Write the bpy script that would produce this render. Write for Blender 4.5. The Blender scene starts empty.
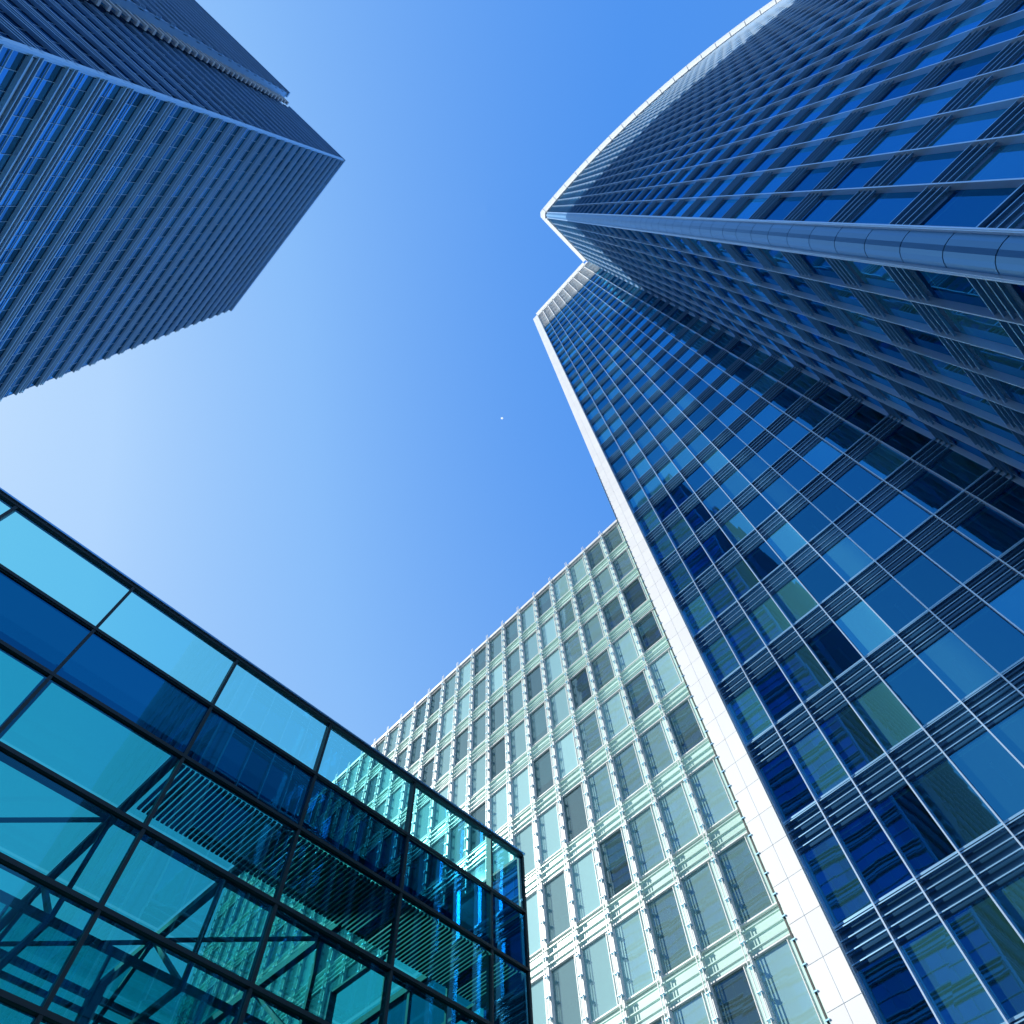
import bpy, math, random
from mathutils import Matrix, Vector
random.seed(7)
D=bpy.data
scene=bpy.context.scene

# ---------------------------------------------------------------- materials
def newmat(name):
    m=D.materials.new(name); m.use_nodes=True
    nt=m.node_tree; nt.nodes.clear()
    out=nt.nodes.new('ShaderNodeOutputMaterial')
    return m,nt,out
def N(nt,t,**kw):
    n=nt.nodes.new(t)
    for k,v in kw.items(): setattr(n,k,v)
    return n
def princ(name,col,rough=.5,metal=0.,var=.12,scale=.6,emit=0):
    m,nt,out=newmat(name)
    p=N(nt,'ShaderNodeBsdfPrincipled')
    p.inputs['Roughness'].default_value=rough; p.inputs['Metallic'].default_value=metal
    if emit: p.inputs['Emission Color'].default_value=(*col,1); p.inputs['Emission Strength'].default_value=emit
    geo=N(nt,'ShaderNodeNewGeometry')
    mp=N(nt,'ShaderNodeMapping'); mp.inputs['Scale'].default_value=(scale,scale,scale*.35)
    nt.links.new(geo.outputs['Position'],mp.inputs['Vector'])
    no=N(nt,'ShaderNodeTexNoise'); no.inputs['Scale'].default_value=1.; no.inputs['Detail'].default_value=3
    nt.links.new(mp.outputs[0],no.inputs['Vector'])
    at=N(nt,'ShaderNodeAttribute',attribute_name='rnd')
    ad=N(nt,'ShaderNodeMath',operation='ADD'); nt.links.new(no.outputs['Fac'],ad.inputs[0]); nt.links.new(at.outputs['Fac'],ad.inputs[1])
    mr=N(nt,'ShaderNodeMapRange'); mr.inputs[1].default_value=.3; mr.inputs[2].default_value=1.7
    mr.inputs[3].default_value=1-var; mr.inputs[4].default_value=1+var*.6
    nt.links.new(ad.outputs[0],mr.inputs[0])
    vm=N(nt,'ShaderNodeVectorMath',operation='SCALE'); vm.inputs[0].default_value=col
    nt.links.new(mr.outputs[0],vm.inputs['Scale'])
    nt.links.new(vm.outputs[0],p.inputs['Base Color'])
    nt.links.new(p.outputs[0],out.inputs[0])
    return m
def glass(name,tint,refl,base_r=.3,rough=.015,blind_light=None,blind_light_rng=(.93,1.,0,.75),wav=.004,var=.15,blend=.35):
    """coated architectural glass: tinted see-through + tinted mirror coating + optional diffuse share per pane for blinds and painted interior light"""
    m,nt,out=newmat(name)
    geo=N(nt,'ShaderNodeNewGeometry')
    at=N(nt,'ShaderNodeAttribute',attribute_name='rnd')
    no=N(nt,'ShaderNodeTexNoise'); no.inputs['Scale'].default_value=.55; no.inputs['Detail'].default_value=1
    nt.links.new(geo.outputs['Position'],no.inputs['Vector'])
    bp=N(nt,'ShaderNodeBump'); bp.inputs['Strength'].default_value=1.; bp.inputs['Distance'].default_value=wav
    nt.links.new(no.outputs['Fac'],bp.inputs['Height'])
    tr=N(nt,'ShaderNodeBsdfTransparent'); tr.inputs[0].default_value=(*tint,1)
    gl=N(nt,'ShaderNodeBsdfGlossy'); gl.inputs['Roughness'].default_value=rough
    mr=N(nt,'ShaderNodeMapRange'); mr.inputs[3].default_value=1-var; mr.inputs[4].default_value=1+var*.7
    nt.links.new(at.outputs['Fac'],mr.inputs[0])
    vm=N(nt,'ShaderNodeVectorMath',operation='SCALE'); vm.inputs[0].default_value=refl
    nt.links.new(mr.outputs[0],vm.inputs['Scale']); nt.links.new(vm.outputs[0],gl.inputs[0])
    nt.links.new(bp.outputs[0],gl.inputs['Normal'])
    lw=N(nt,'ShaderNodeLayerWeight'); lw.inputs['Blend'].default_value=blend
    m2=N(nt,'ShaderNodeMapRange'); m2.inputs[3].default_value=base_r; m2.inputs[4].default_value=1.
    nt.links.new(lw.outputs['Fresnel'],m2.inputs[0])
    mx=N(nt,'ShaderNodeMixShader'); nt.links.new(m2.outputs[0],mx.inputs[0])
    inner=tr.outputs[0]
    if blind_light:
        df=N(nt,'ShaderNodeBsdfDiffuse'); df.inputs[0].default_value=(*blind_light,1)
        gt=N(nt,'ShaderNodeMapRange')
        for q in range(4): gt.inputs[q+1].default_value=blind_light_rng[q]
        nt.links.new(at.outputs['Fac'],gt.inputs[0])
        m3=N(nt,'ShaderNodeMixShader'); nt.links.new(gt.outputs[0],m3.inputs[0])
        nt.links.new(tr.outputs[0],m3.inputs[1]); nt.links.new(df.outputs[0],m3.inputs[2]); inner=m3.outputs[0]
    nt.links.new(inner,mx.inputs[1]); nt.links.new(gl.outputs[0],mx.inputs[2])
    nt.links.new(mx.outputs[0],out.inputs[0])
    return m
M={}
M['tglass']=glass('tower_glass',(.34,.85,.72),(.05,.46,1.),.3,blind_light=(.07,.3,.27),blind_light_rng=(.35,1.,.0,.6),wav=.002,var=.28,blend=.4)  # diffuse share paints a lit teal interior into the panes
M['bglass']=glass('banded_tower_glass',(.03,.07,.12),(.14,.52,.95),.62,wav=.004,var=.3)
M['wglass']=glass('pale_building_glass',(.72,.95,.88),(.6,.88,1.),.2,blind_light=(.45,.78,.74),blind_light_rng=(.15,1.,.1,.9),var=.2)  # diffuse share puts pale interior light, along with blinds, into pane colour
M['pglass']=glass('pavilion_glass',(.08,.56,.57),(.1,.55,.75),.15,wav=.002)
M['parglass']=glass('parapet_glass',(.3,.86,.88),(.4,.8,.95),.1,wav=.002)
M['roofglass']=glass('roof_glass',(.5,.9,.92),(.3,.7,.8),.08)
M['navy']=glass('blue_spandrel_glass',(.004,.08,.14),(.02,.28,.48),.42,wav=.002)
M['spandrel']=princ('dark_spandrel_metal',(.02,.1,.2),.25,.6)
M['rail']=princ('aluminium_rail',(.3,.56,.76),.35,.8)
M['fin']=princ('bright_aluminium_fin',(.62,.8,.95),.3,.6)
M['corner']=princ('satin_corner_panel',(.1,.27,.46),.35,.7,.1)
M['white']=princ('white_cladding',(.86,.87,.86),.45,0,.06)
M['core']=princ('interior_core',(.3,.36,.33),.8)
M['slab']=princ('ceiling_slab',(.65,.72,.66),.8)
M['wslab']=princ('pale_ceiling_slab',(.74,.8,.76),.8)
M['frit']=princ('pale_green_fritted_glass',(.62,.86,.78),.2,0,.15)
M['wrail']=princ('white_painted_steel',(.85,.87,.85),.4,0,.08)
M['dsteel']=princ('dark_painted_steel',(.012,.03,.035),.55,0)
M['gband']=princ('grey_band_metal',(.36,.6,.8),.35,.6)
M['lamp']=princ('luminaire_diffuser',(.85,.88,.85),.5)
M['pave']=princ('granite_paving',(.28,.27,.26),.7,0,.25,1.5)
M['ground']=princ('asphalt_ground',(.05,.05,.05),.9,0,.3,.4)
M['moon']=princ('moon_rock_glow',(.75,.8,.85),1.,emit=1.)  # emission stands in for sunlight on the moon
m,nt,out=newmat('translucent_canopy_glass')
a=N(nt,'ShaderNodeBsdfDiffuse'); a.inputs[0].default_value=(.9,.92,.9,1)
b=N(nt,'ShaderNodeBsdfTranslucent'); b.inputs[0].default_value=(.95,.95,.92,1)
c=N(nt,'ShaderNodeMixShader'); c.inputs[0].default_value=.8
nt.links.new(a.outputs[0],c.inputs[1]); nt.links.new(b.outputs[0],c.inputs[2]); nt.links.new(c.outputs[0],out.inputs[0])
M['canopy']=m

# ---------------------------------------------------------------- mesh builder
class MB:
    def __init__(s): s.v=[]; s.f=[]; s.r=[]
    def quad(s,a,b,c,d,r=None):
        i=len(s.v); s.v+= [a,b,c,d]; s.f.append((i,i+1,i+2,i+3)); s.r.append(random.random() if r is None else r)
    def box(s,fr,s0,s1,t0,t1,z0,z1):
        i=len(s.v); P=fr.P
        s.v+=[P(s0,t0,z0),P(s1,t0,z0),P(s1,t1,z0),P(s0,t1,z0),P(s0,t0,z1),P(s1,t0,z1),P(s1,t1,z1),P(s0,t1,z1)]
        F=[(3,2,1,0),(4,5,6,7),(0,1,5,4),(1,2,6,5),(2,3,7,6),(3,0,4,7)]
        r=random.random()
        for f in F:
            if fr.flip: f=f[::-1]
            s.f.append(tuple(i+k for k in f)); s.r.append(r)
    def prism(s,poly,z0,z1):
        n=len(poly); i=len(s.v)
        s.v+=[(x,y,z0) for x,y in poly]+[(x,y,z1) for x,y in poly]
        ar=sum(poly[k][0]*poly[(k+1)%n][1]-poly[(k+1)%n][0]*poly[k][1] for k in range(n))
        idx=list(range(n)) if ar>0 else list(range(n))[::-1]
        s.f.append(tuple(i+k for k in idx[::-1])); s.f.append(tuple(i+n+k for k in idx))
        for a in range(n):
            p,q=idx[a],idx[(a+1)%n]; s.f.append((i+p,i+q,i+n+q,i+n+p))
        s.r+=[.5]*(n+2)
    def beam(s,a,b,w):
        a=Vector(a); b=Vector(b); d=(b-a).normalized()
        up=Vector((0,0,1)) if abs(d.z)<.95 else Vector((1,0,0))
        x=d.cross(up).normalized()*w/2; y=x.cross(d).normalized()*w/2
        i=len(s.v)
        for p in (a,b):
            for q in (-x-y,x-y,x+y,-x+y): s.v.append(tuple(p+q))
        for f in [(3,2,1,0),(4,5,6,7),(0,1,5,4),(1,2,6,5),(2,3,7,6),(3,0,4,7)]:
            s.f.append(tuple(i+k for k in f)); s.r.append(.5)
    def build(s,name,mat,parent):
        me=D.meshes.new(name); me.from_pydata(s.v,[],s.f); me.update()
        at=me.attributes.new('rnd','FLOAT','FACE'); at.data.foreach_set('value',s.r)
        me.materials.append(mat); o=D.objects.new(name,me); scene.collection.objects.link(o)
        if parent: o.parent=parent
        return o
class Fr:
    def __init__(s,a,b,out):
        s.o=a; L=math.hypot(b[0]-a[0],b[1]-a[1]); s.L=L
        s.d=((b[0]-a[0])/L,(b[1]-a[1])/L)
        n=(-s.d[1],s.d[0])
        if n[0]*out[0]+n[1]*out[1]<0: n=(-n[0],-n[1])
        s.n=n; s.flip=(s.d[0]*n[1]-s.d[1]*n[0])<0
    def P(s,a,t,z): return (s.o[0]+s.d[0]*a+s.n[0]*t, s.o[1]+s.d[1]*a+s.n[1]*t, z)
def pane(mb,fr,s0,s1,t,z0,z1,j=.003,r=None):
    g=lambda: t+random.uniform(-j,j)
    q=[fr.P(s0,g(),z0),fr.P(s1,g(),z0),fr.P(s1,g(),z1),fr.P(s0,g(),z1)]
    if not fr.flip: q=q[::-1]
    mb.quad(*q,r=r)
class Bld:
    def __init__(s,name):
        s.e=D.objects.new(name,None); scene.collection.objects.link(s.e); s.p={}
    def __call__(s,part,mat):
        if part not in s.p: s.p[part]=(MB(),mat)
        return s.p[part][0]
    def done(s):
        for k,(mb,m) in s.p.items():
            if mb.f: mb.build(k,M[m],s.e)

# ---------------------------------------------------------------- tower facade (glass + rails + fins)
def tower_facade(B,fr,nb,z0,nf,fh,first=True,last=True,crown=2):
    L=fr.L; w=L/nb
    gl=B('glazing','tglass'); sp=B('spandrels','spandrel'); ra=B('sunshade_rails','rail'); fi=B('fins','fin'); wh=B('crown','white'); la=B('ceiling_luminaires','lamp')
    H=z0+nf*fh
    for k in range(nf):
        zb=z0+k*fh
        c=k>=nf-crown
        sp.box(fr,0,L,-.16,-.06,zb,zb+1.3)
        for q in range(4):
            z=zb+.12+q*.36
            (wh if c else ra).box(fr,0,L,.02,.11,z,z+.035)
        if c:
            for q in range(4):
                z=zb+1.7+q*.6; wh.box(fr,0,L,.02,.16,z,z+.1)
        ra.box(fr,0,L,-.06,.05,zb+1.31,zb+1.38)
        for i in range(nb):
            pane(gl,fr,i*w+.03,(i+1)*w-.03,-.05,zb+1.3,zb+fh)
            if random.random()<.3 and not c:
                la.box(fr,i*w+w*.42,i*w+w*.5,-2.6,-1.2,zb+fh-.16,zb+fh-.1)
    for i in range(0 if first else 1,nb+(1 if last else 0)):
        s=i*w
        fi.box(fr,s-.025,s+.025,-.06,.2,z0,H-crown*fh)
        if crown: wh.box(fr,s-.06,s+.06,-.06,.3,H-crown*fh,H)

CZ=1.6
# ---------------------------------------------------------------- right tower
T=Bld('office_tower')
fh=4.04; nf=37; z0=CZ+150-nf*fh; HT=CZ+150
def cx(t): return 9.27-.03*t+.0027*t*t
curve=[]; t=.6
while t<=82: curve.append((cx(t),-7.35-t)); t+=3.0
for i in range(len(curve)-1):
    fr=Fr(curve[i],curve[i+1],(-1,0)); tower_facade(T,fr,2,z0,nf,fh,first=True,last=False,crown=0)
c0=curve[0]; c1=(9.85,-7.35)
frs=Fr(c1,(22.2,-7.35),(0,1)); tower_facade(T,frs,8,z0,nf,fh,crown=0)
frf=Fr((22.2,-7.35),(22.2,7.85),(-1,0)); tower_facade(T,frf,10,z0,nf,fh,first=False,crown=4)
cc=T('corner_panels','corner')
nseg=6; P0=Vector((c0[0]-.07,c0[1]+.05)); P2=Vector((c1[0]-.05,c1[1]+.07)); P1=Vector((9.2,-7.28))
arc=[((1-u)**2*P0+2*u*(1-u)*P1+u*u*P2) for u in [k/nseg for k in range(nseg+1)]]
z=0
while z<HT-.1:
    z1=min(z+2.0,HT)
    for a in range(nseg):
        f=Fr(tuple(arc[a]),tuple(arc[a+1]),(-1,1)); cc.box(f,0,f.L,-.1,0,z,z1-.02)
    z+=2.02
f=Fr(tuple(arc[0]),tuple(arc[1]),(-1,1)); T('corner_trims','fin').box(f,-.07,.0,-.1,.1,0,HT)
f=Fr(tuple(arc[-2]),tuple(arc[-1]),(-1,1)); T('corner_trims','fin').box(f,f.L,f.L+.07,-.1,.1,0,HT)
for k in range(nf+1):
    zz=z0+k*fh
    poly=[(x+.25,y) for x,y in curve]+[(60,curve[-1][1]),(60,7.7),(22.45,7.7),(22.45,-7.6),(10.4,-7.6)]
    T('floor_slabs','slab').prism(poly,zz-.08,zz+.6 if k<nf else zz-.02)
poly=[(x+5,y) for x,y in curve[2:]]+[(59,curve[-1][1]),(59,7),(27,7),(27,-12.5),(14.5,-12.5)]
T('core','core').prism(poly,0,HT-.5)
T('podium','spandrel').prism([(x+.2,y) for x,y in curve]+[(60,curve[-1][1]),(60,7.6),(22.4,7.6),(22.4,-7.5),(10.4,-7.5)],0,z0-.1)
T('rear_wall','spandrel').box(Fr((60,curve[-1][1]),(60,7.7),(1,0)),0,95,0,.3,0,HT)
T('side_wall','spandrel').box(Fr((cx(82),curve[-1][1]),(60,curve[-1][1]),(0,-1)),0,36,0,.3,0,HT)
for i in range(len(curve)-1):
    f=Fr(curve[i],curve[i+1],(-1,0)); T('coping','white').box(f,0,f.L,-.6,.3,HT-1.,HT+.7)
    T('crown_canopy','canopy').box(f,.02,f.L-.02,.31,1.15,HT+.3,HT+.34)
    T('coping','white').box(f,-.04,.04,.305,1.1,HT+.0,HT+.29)
T('coping','white').box(Fr(tuple(P0),tuple(P2),(-1,1)),-.1,1.,-.6,.4,HT-1.002,HT+.702)
T('coping','white').box(frs,.1,12,-.6,.3,HT-1.001,HT+.701)
T('crown_canopy','canopy').box(frs,0.01,11.6,.31,.9,HT+.3,HT+.34)
T('crown_canopy','canopy').prism([(9.84,-7.0),(9.84,-6.45),(8.9,-6.5),(8.2,-7.1),(8.1,-7.92),(9.0,-7.92)],HT+.302,HT+.342)
T('coping','white').box(frf,.4,15.2,-.6,.3,HT-1.001,HT+.703)
T('crown_canopy','canopy').box(frf,1.0,15.2,.31,.8,HT+.31,HT+.35)
pf=Fr((22.2,7.85),(22.2,9.1),(-1,0))
z=0; pil=T('white_pilaster','white')
while z<HT+.6:
    z1=min(z+1.35,HT+.7)
    pil.box(pf,0,.62,.0,.38,z,z1-.02); pil.box(pf,.635,1.25,.0,.38,z,z1-.02)
    z+=1.35
T('pilaster_backing','gband').box(pf,.01,1.24,-3,.355,0,HT)
T('end_wall','white').box(Fr((22.25,9.05),(60,9.05),(0,1)),0,37.7,-.6,.0,0,HT)
# maintenance rail with brackets along the pilaster
T('pilaster_rail','dsteel').box(pf,1.3,1.36,.3,.36,0,60)
z=.5
while z<60: T('pilaster_rail_brackets','rail').box(pf,1.22,1.38,.382,.42,z,z+.04); z+=.8
T.done()

# ---------------------------------------------------------------- pale office building
W=Bld('white_office_building')
HW=CZ+47; fw=4.05; nw=12; zw=HW-nw*fw
y0,nbw,bw=9.15,28,1.86
fr=Fr((22.2,y0),(22.2,y0+nbw*bw),(-1,0)); L=fr.L
for k in range(nw):
    zb=zw+k*fw
    W('spandrel_panels','frit').box(fr,0,L,-.2,-.1,zb,zb+1.05)
    for q in range(3):
        z=zb+.1+q*.34
        W('glass_louvres','frit').box(fr,0,L,.06,.14,z,z+.04)
    W('transoms','wrail').box(fr,0,L,-.1,.04,zb+1.06,zb+1.11)
    W('transoms','wrail').box(fr,0,L,-.1,.04,zb+fw-.06,zb+fw-.002)
    for i in range(nbw):
        s=i*bw; a=s+.4; b=s+bw-.06
        W('side_panels','frit').box(fr,s,a-.03,-.14,-.05,zb+1.11,zb+fw-.06)
        W('window_frames','wrail').box(fr,a-.025,a,-.14,.0,zb+1.11,zb+fw-.06)
        W('window_frames','wrail').box(fr,b,b+.06,-.14,.0,zb+1.11,zb+fw-.06)
        pane(W('windows','wglass'),fr,a,b,-.07,zb+1.11,zb+fw-.06)
        if random.random()<.5:
            W('roller_blinds','frit').box(fr,a+.02,b-.02,-.3,-.28,zb+fw-.15-random.choice((.5,.9,1.3,1.9)),zb+fw-.15)
for i in range(nbw+1):
    s=i*bw
    W('mullions','wrail').box(fr,s-.035,s+.035,-.1,.1,0,HW+.5)
    W('outer_rails','wrail').box(fr,s-.08,s-.055,.24,.28,0,HW+.7)
    W('outer_rails','wrail').box(fr,s+.055,s+.08,.24,.28,0,HW+.7)
    z=zw+.4
    while z<HW:
        W('brackets','rail').box(fr,s-.09,s+.09,.1,.3,z,z+.035); z+=.81
for k in range(nw+1):
    W('floor_slabs','wslab').prism([(22.45,y0),(44,y0),(44,y0+L),(22.45,y0+L)],zw+k*fw-.1,zw+k*fw+(.5 if k<nw else .1))
W('core','frit').prism([(24.5,y0),(43.5,y0),(43.5,y0+L-5),(24.5,y0+L-5)],0,HW-.2)
W('coping','wrail').box(fr,0,L,-.6,.15,HW+.1,HW+.4)
W('end_wall','frit').box(Fr((22.3,y0+L),(44,y0+L),(0,1)),0,21.7,0,.2,0,HW)
W('rear_wall','wrail').box(Fr((44,y0),(44,y0+L),(1,0)),0,L,0,.2,0,HW)
W('base','frit').prism([(22.3,y0),(44,y0),(44,y0+L),(22.3,y0+L)],0,max(.2,zw-.2))
W.done()

# ---------------------------------------------------------------- banded tower (other side of the plaza)
B=Bld('office_tower')
def banded(B,fr,nb,z0,nf,fh):
    L=fr.L; w=L/nb
    for k in range(nf):
        zb=z0+k*fh
        B('band_backing','spandrel').box(fr,0,L,-.3,-.12,zb,zb+1.3)
        for z,h,t in ((.06,.1,.2),(.42,.26,.0),(.85,.08,.15),(1.18,.12,.2)):
            B('metal_bands','gband' ).box(fr,0,L,-.1,t,zb+z,zb+z+h)
        B('fine_rails','gband').box(fr,0,L,-.12,-.02,zb+2.6,zb+2.66)
        for i in range(nb):
            pane(B('glazing','bglass'),fr,i*w+.008,(i+1)*w-.008,-.15,zb+1.3,zb+fh,.004)
    for i in range(nb+1):
        B('mullions','gband').box(fr,i*w-.02,i*w+.02,-.2,-.1,z0,z0+nf*fh)
nfb=38; fb=3.98; zb0=CZ+150-nfb*fb
xA,yA,yB=-26.4,12.7,51.4
banded(B,Fr((xA,yA),(xA,yB),(1,0)),26,zb0,nfb,fb)
banded(B,Fr((xA,yA),(-39.3,yA),(0,-1)),9,zb0,nfb,fb)
f2=Fr((-40.8,10.8),(-85,10.8),(0,-1)); 
banded(B,f2,29,zb0,nfb,fb)
sl=Fr((-39.3,12.2),(-40.8,12.2),(0,-1))
for k in range(nfb):
    z=zb0+k*fb
    for q in (0,fb/2):
        B('slot_frames','white').box(sl,0,1.5,-.2,.4,z+q,z+q+.5)
        pane(B('slot_windows','bglass'),sl,.15,1.35,.1,z+q+.5,z+q+fb/2)
B('slot_return','gband').box(Fr((-40.8,10.9),(-40.8,12.6),(1,0)),0,1.7,-.3,0,0,HT)
B('corner_trim','gband').box(Fr((xA,yA),(xA,yB),(1,0)),-.2,.02,-.3,.16,0,HT+.4)
B('body','spandrel').prism([(xA-.35,yA+.35),(xA-.35,yB-.3),(-85,yB-.3),(-85,11.3),(-41.1,11.3),(-41.1,12.9),(-39.2,12.9)],0,HT-.2)
B('coping','gband').box(Fr((xA,yA),(xA,yB),(1,0)),-.3,yB-yA+.1,-.8,.3,HT,HT+.6)
B('coping','gband').box(Fr((xA,yA),(-39.3,yA),(0,-1)),.8,13,-.8,.3,HT+.001,HT+.601)
B('coping','gband').box(f2,-.2,44.2,-.8,.3,HT,HT+.6)
B('end_wall','spandrel').box(Fr((xA-.3,yB),(-85,yB),(0,1)),0,58,-.25,.1,0,HT)
B.done()

# ---------------------------------------------------------------- glass pavilion
G=Bld('glass_pavilion')
pa=(12.95,12.6); dirx=Vector((-17.01,-.66)).normalized()
Lp=36.0; pb=(pa[0]+dirx.x*Lp,pa[1]+dirx.y*Lp)
fr=Fr(pa,pb,(0,-1))
ss=[0,1.35]+[1.35+3.05*i for i in range(1,12)]
lv=[0,1.6,3.2,4.8,6.2,7.8,9.4,11.2,12.8,14.6]
lv=[l+(CZ if i else 0) for i,l in enumerate(lv)]
def wall(fr,ss,par=True):
    for a in range(len(ss)-1):
        for b in range(len(lv)-1):
            if b==len(lv)-2:
                if par: pane(G('parapet_glass','parglass'),fr,ss[a]+.03,ss[a+1]-.03,0,lv[b]+.05,lv[b+1]-.05,.004)
            elif b==len(lv)-3 and par: pane(G('spandrel_glass','navy'),fr,ss[a]+.03,ss[a+1]-.03,0,lv[b]+.05,lv[b+1]-.05,.004)
            else: pane(G('wall_glass','pglass'),fr,ss[a]+.03,ss[a+1]-.03,0,lv[b]+.05,lv[b+1]-.05,.005)
    top=lv[-1] if par else lv[-2]
    for s in ss: G('wall_mullions','dsteel').box(fr,s-.035,s+.035,-.14,.05,0,top)
    for z in lv[1:]:
        if z<=top: G('wall_transoms','dsteel').box(fr,0,ss[-1],-.1,.06,z-.04,z+.04)
wall(fr,ss)
G('top_rail','rail').box(fr,-.05,ss[-1],-.08,.1,lv[-1]+.05,lv[-1]+.1)
dep=9.0
nrm=Vector(fr.n)*-1
bk=Fr((pa[0]+nrm.x*dep,pa[1]+nrm.y*dep),(pb[0]+nrm.x*dep,pb[1]+nrm.y*dep),(0,1))
wall(bk,ss,par=False)
en=Fr(pa,(pa[0]+nrm.x*dep,pa[1]+nrm.y*dep),(1,0))
wall(en,[.05,3,6,dep-.05])
zr=CZ+11.6
st=G('roof_steel','dsteel')
for a in range(len(ss)-1):
    s0,s1=ss[a],ss[a+1]
    for j in range(3):
        t0,t1=-3*j-.1,-3*(j+1)
        q=[fr.P(s0+.05,t0,zr+.3),fr.P(s1-.05,t0,zr+.3),fr.P(s1-.05,t1,zr+.3),fr.P(s0+.05,t1,zr+.3)]
        G('roof_glass','roofglass').quad(*q)
# slatted soffit just behind the glass wall (over the entrance half)
s=.12
while s<10.4:
    G('soffit_slats','dsteel').box(fr,s,s+.075,-1.9,-.2,zr-.42,zr-.36); s+=.12
for a,s in enumerate(ss[1:],1):
    st.beam(fr.P(s,-.2,zr),fr.P(s,-dep+.1,zr),.18)
    st.beam(fr.P(s,-3.1,zr-2.4),fr.P(s,-dep+.3,zr-2.4),.13)
    st.beam(fr.P(s,-3.1,zr-2.4),fr.P(s,-3.1,zr),.1)
    st.beam(fr.P(s,-3.1,zr-2.4),fr.P(s,-6.0,zr),.1); st.beam(fr.P(s,-6,zr),fr.P(s,-dep+.4,zr-2.4),.1)
    if a<len(ss)-1:
        e=ss[a+1]
        for j in (1,2):
            if (a+j)%2: st.beam(fr.P(s,-3*j-.1,zr),fr.P(e,-3*(j+1),zr),.08)
    st.beam(fr.P(s,-dep+.6,0),fr.P(s,-dep+.6,zr),.25)
st.beam(fr.P(0,-3.1,zr-2.4),fr.P(ss[-1],-3.1,zr-2.4),.12)
for j in range(4): 
    t=-3*j-.1 if j else -.35
    st.beam(fr.P(0,t,zr+.05),fr.P(ss[-1],t,zr+.05),.14)
G.done()

# ---------------------------------------------------------------- ground
def sheet(name,x0,x1,y0,y1,z,mat):
    mb=MB(); mb.quad((x0,y0,z),(x1,y0,z),(x1,y1,z),(x0,y1,z),r=.5); return mb.build(name,M[mat],None)
sheet('ground',-4000,4000,-4000,4000,-.12,'ground')
mb=MB()
for i in range(-36,14):
    for j in range(-60,45):
        x=i*1.2; y=j*1.2
        mb.quad((x+.004,y+.004,0),(x+1.196,y+.004,0),(x+1.196,y+1.196,0),(x+.004,y+1.196,0))
mb.build('plaza_pavement',M['pave'],None)
bpy.ops.mesh.primitive_uv_sphere_add(segments=32,ring_count=16,radius=5.5)
mo=bpy.context.object; mo.name='moon'; mo.data.materials.append(M['moon'])
dv=Vector((.7279*-10+.6158*-94+204.55, -.6848*-10+.6746*-94+186.8, .337+38.2+619)).normalized()
mo.location=dv*3500

# ---------------------------------------------------------------- light
el=math.radians(37); az=Vector((-.68,.733)); S=Vector((az.x*math.cos(el),az.y*math.cos(el),math.sin(el)))
w=D.worlds.new("World"); scene.world=w; w.use_nodes=True; nt=w.node_tree
bg=nt.nodes['Background']; sky=nt.nodes.new('ShaderNodeTexSky'); sky.sky_type='NISHITA'; sky.sun_disc=False
sky.sun_elevation=el; sky.sun_rotation=math.atan2(S.x,S.y); sky.air_density=1.; sky.dust_density=.6; sky.ozone_density=2.
STR=.13
bw_=nt.nodes.new('ShaderNodeRGBToBW'); nt.links.new(sky.outputs[0],bw_.inputs[0])
ms=nt.nodes.new('ShaderNodeMath'); ms.operation='MULTIPLY'; ms.inputs[1].default_value=STR; nt.links.new(bw_.outputs[0],ms.inputs[0])
cr=nt.nodes.new('ShaderNodeValToRGB'); nt.links.new(ms.outputs[0],cr.inputs[0])
e=cr.color_ramp.elements
e[0].position=0.0; e[0].color=(.04,.2,.62,1)
e[1].position=1.0; e[1].color=(.76,.87,1,1)
for p,c in ((.14,(.08,.3,.87,1)),(.22,(.25,.51,.96,1)),(.34,(.44,.67,1,1)),(.6,(.58,.77,1,1))):
    x=e.new(p); x.color=c
vs=nt.nodes.new('ShaderNodeVectorMath'); vs.operation='SCALE'; vs.inputs['Scale'].default_value=1/STR
nt.links.new(cr.outputs[0],vs.inputs[0]); nt.links.new(vs.outputs[0],bg.inputs[0]); bg.inputs[1].default_value=STR
sl_=D.lights.new('sun','SUN'); sl_.energy=5; sl_.angle=math.radians(.5); sl_.color=(1,.95,.88)
so=D.objects.new('sun',sl_); scene.collection.objects.link(so); so.rotation_euler=(-S).to_track_quat('-Z','Y').to_euler()
# ---------------------------------------------------------------- camera
cd=D.cameras.new('camera'); co=D.objects.new('camera',cd); scene.collection.objects.link(co)
R=Matrix(((.7279,-.6158,-.3017),(-.6848,-.6746,-.2755),(-.0337,.4067,-.9130)))
co.matrix_world=Matrix.Translation((0,0,CZ))@R.to_4x4()
cd.sensor_width=36; cd.lens=23.84; cd.clip_end=20000; cd.clip_start=.05
scene.camera=co
scene.view_settings.view_transform='Standard'; scene.view_settings.look='None'; scene.view_settings.exposure=0
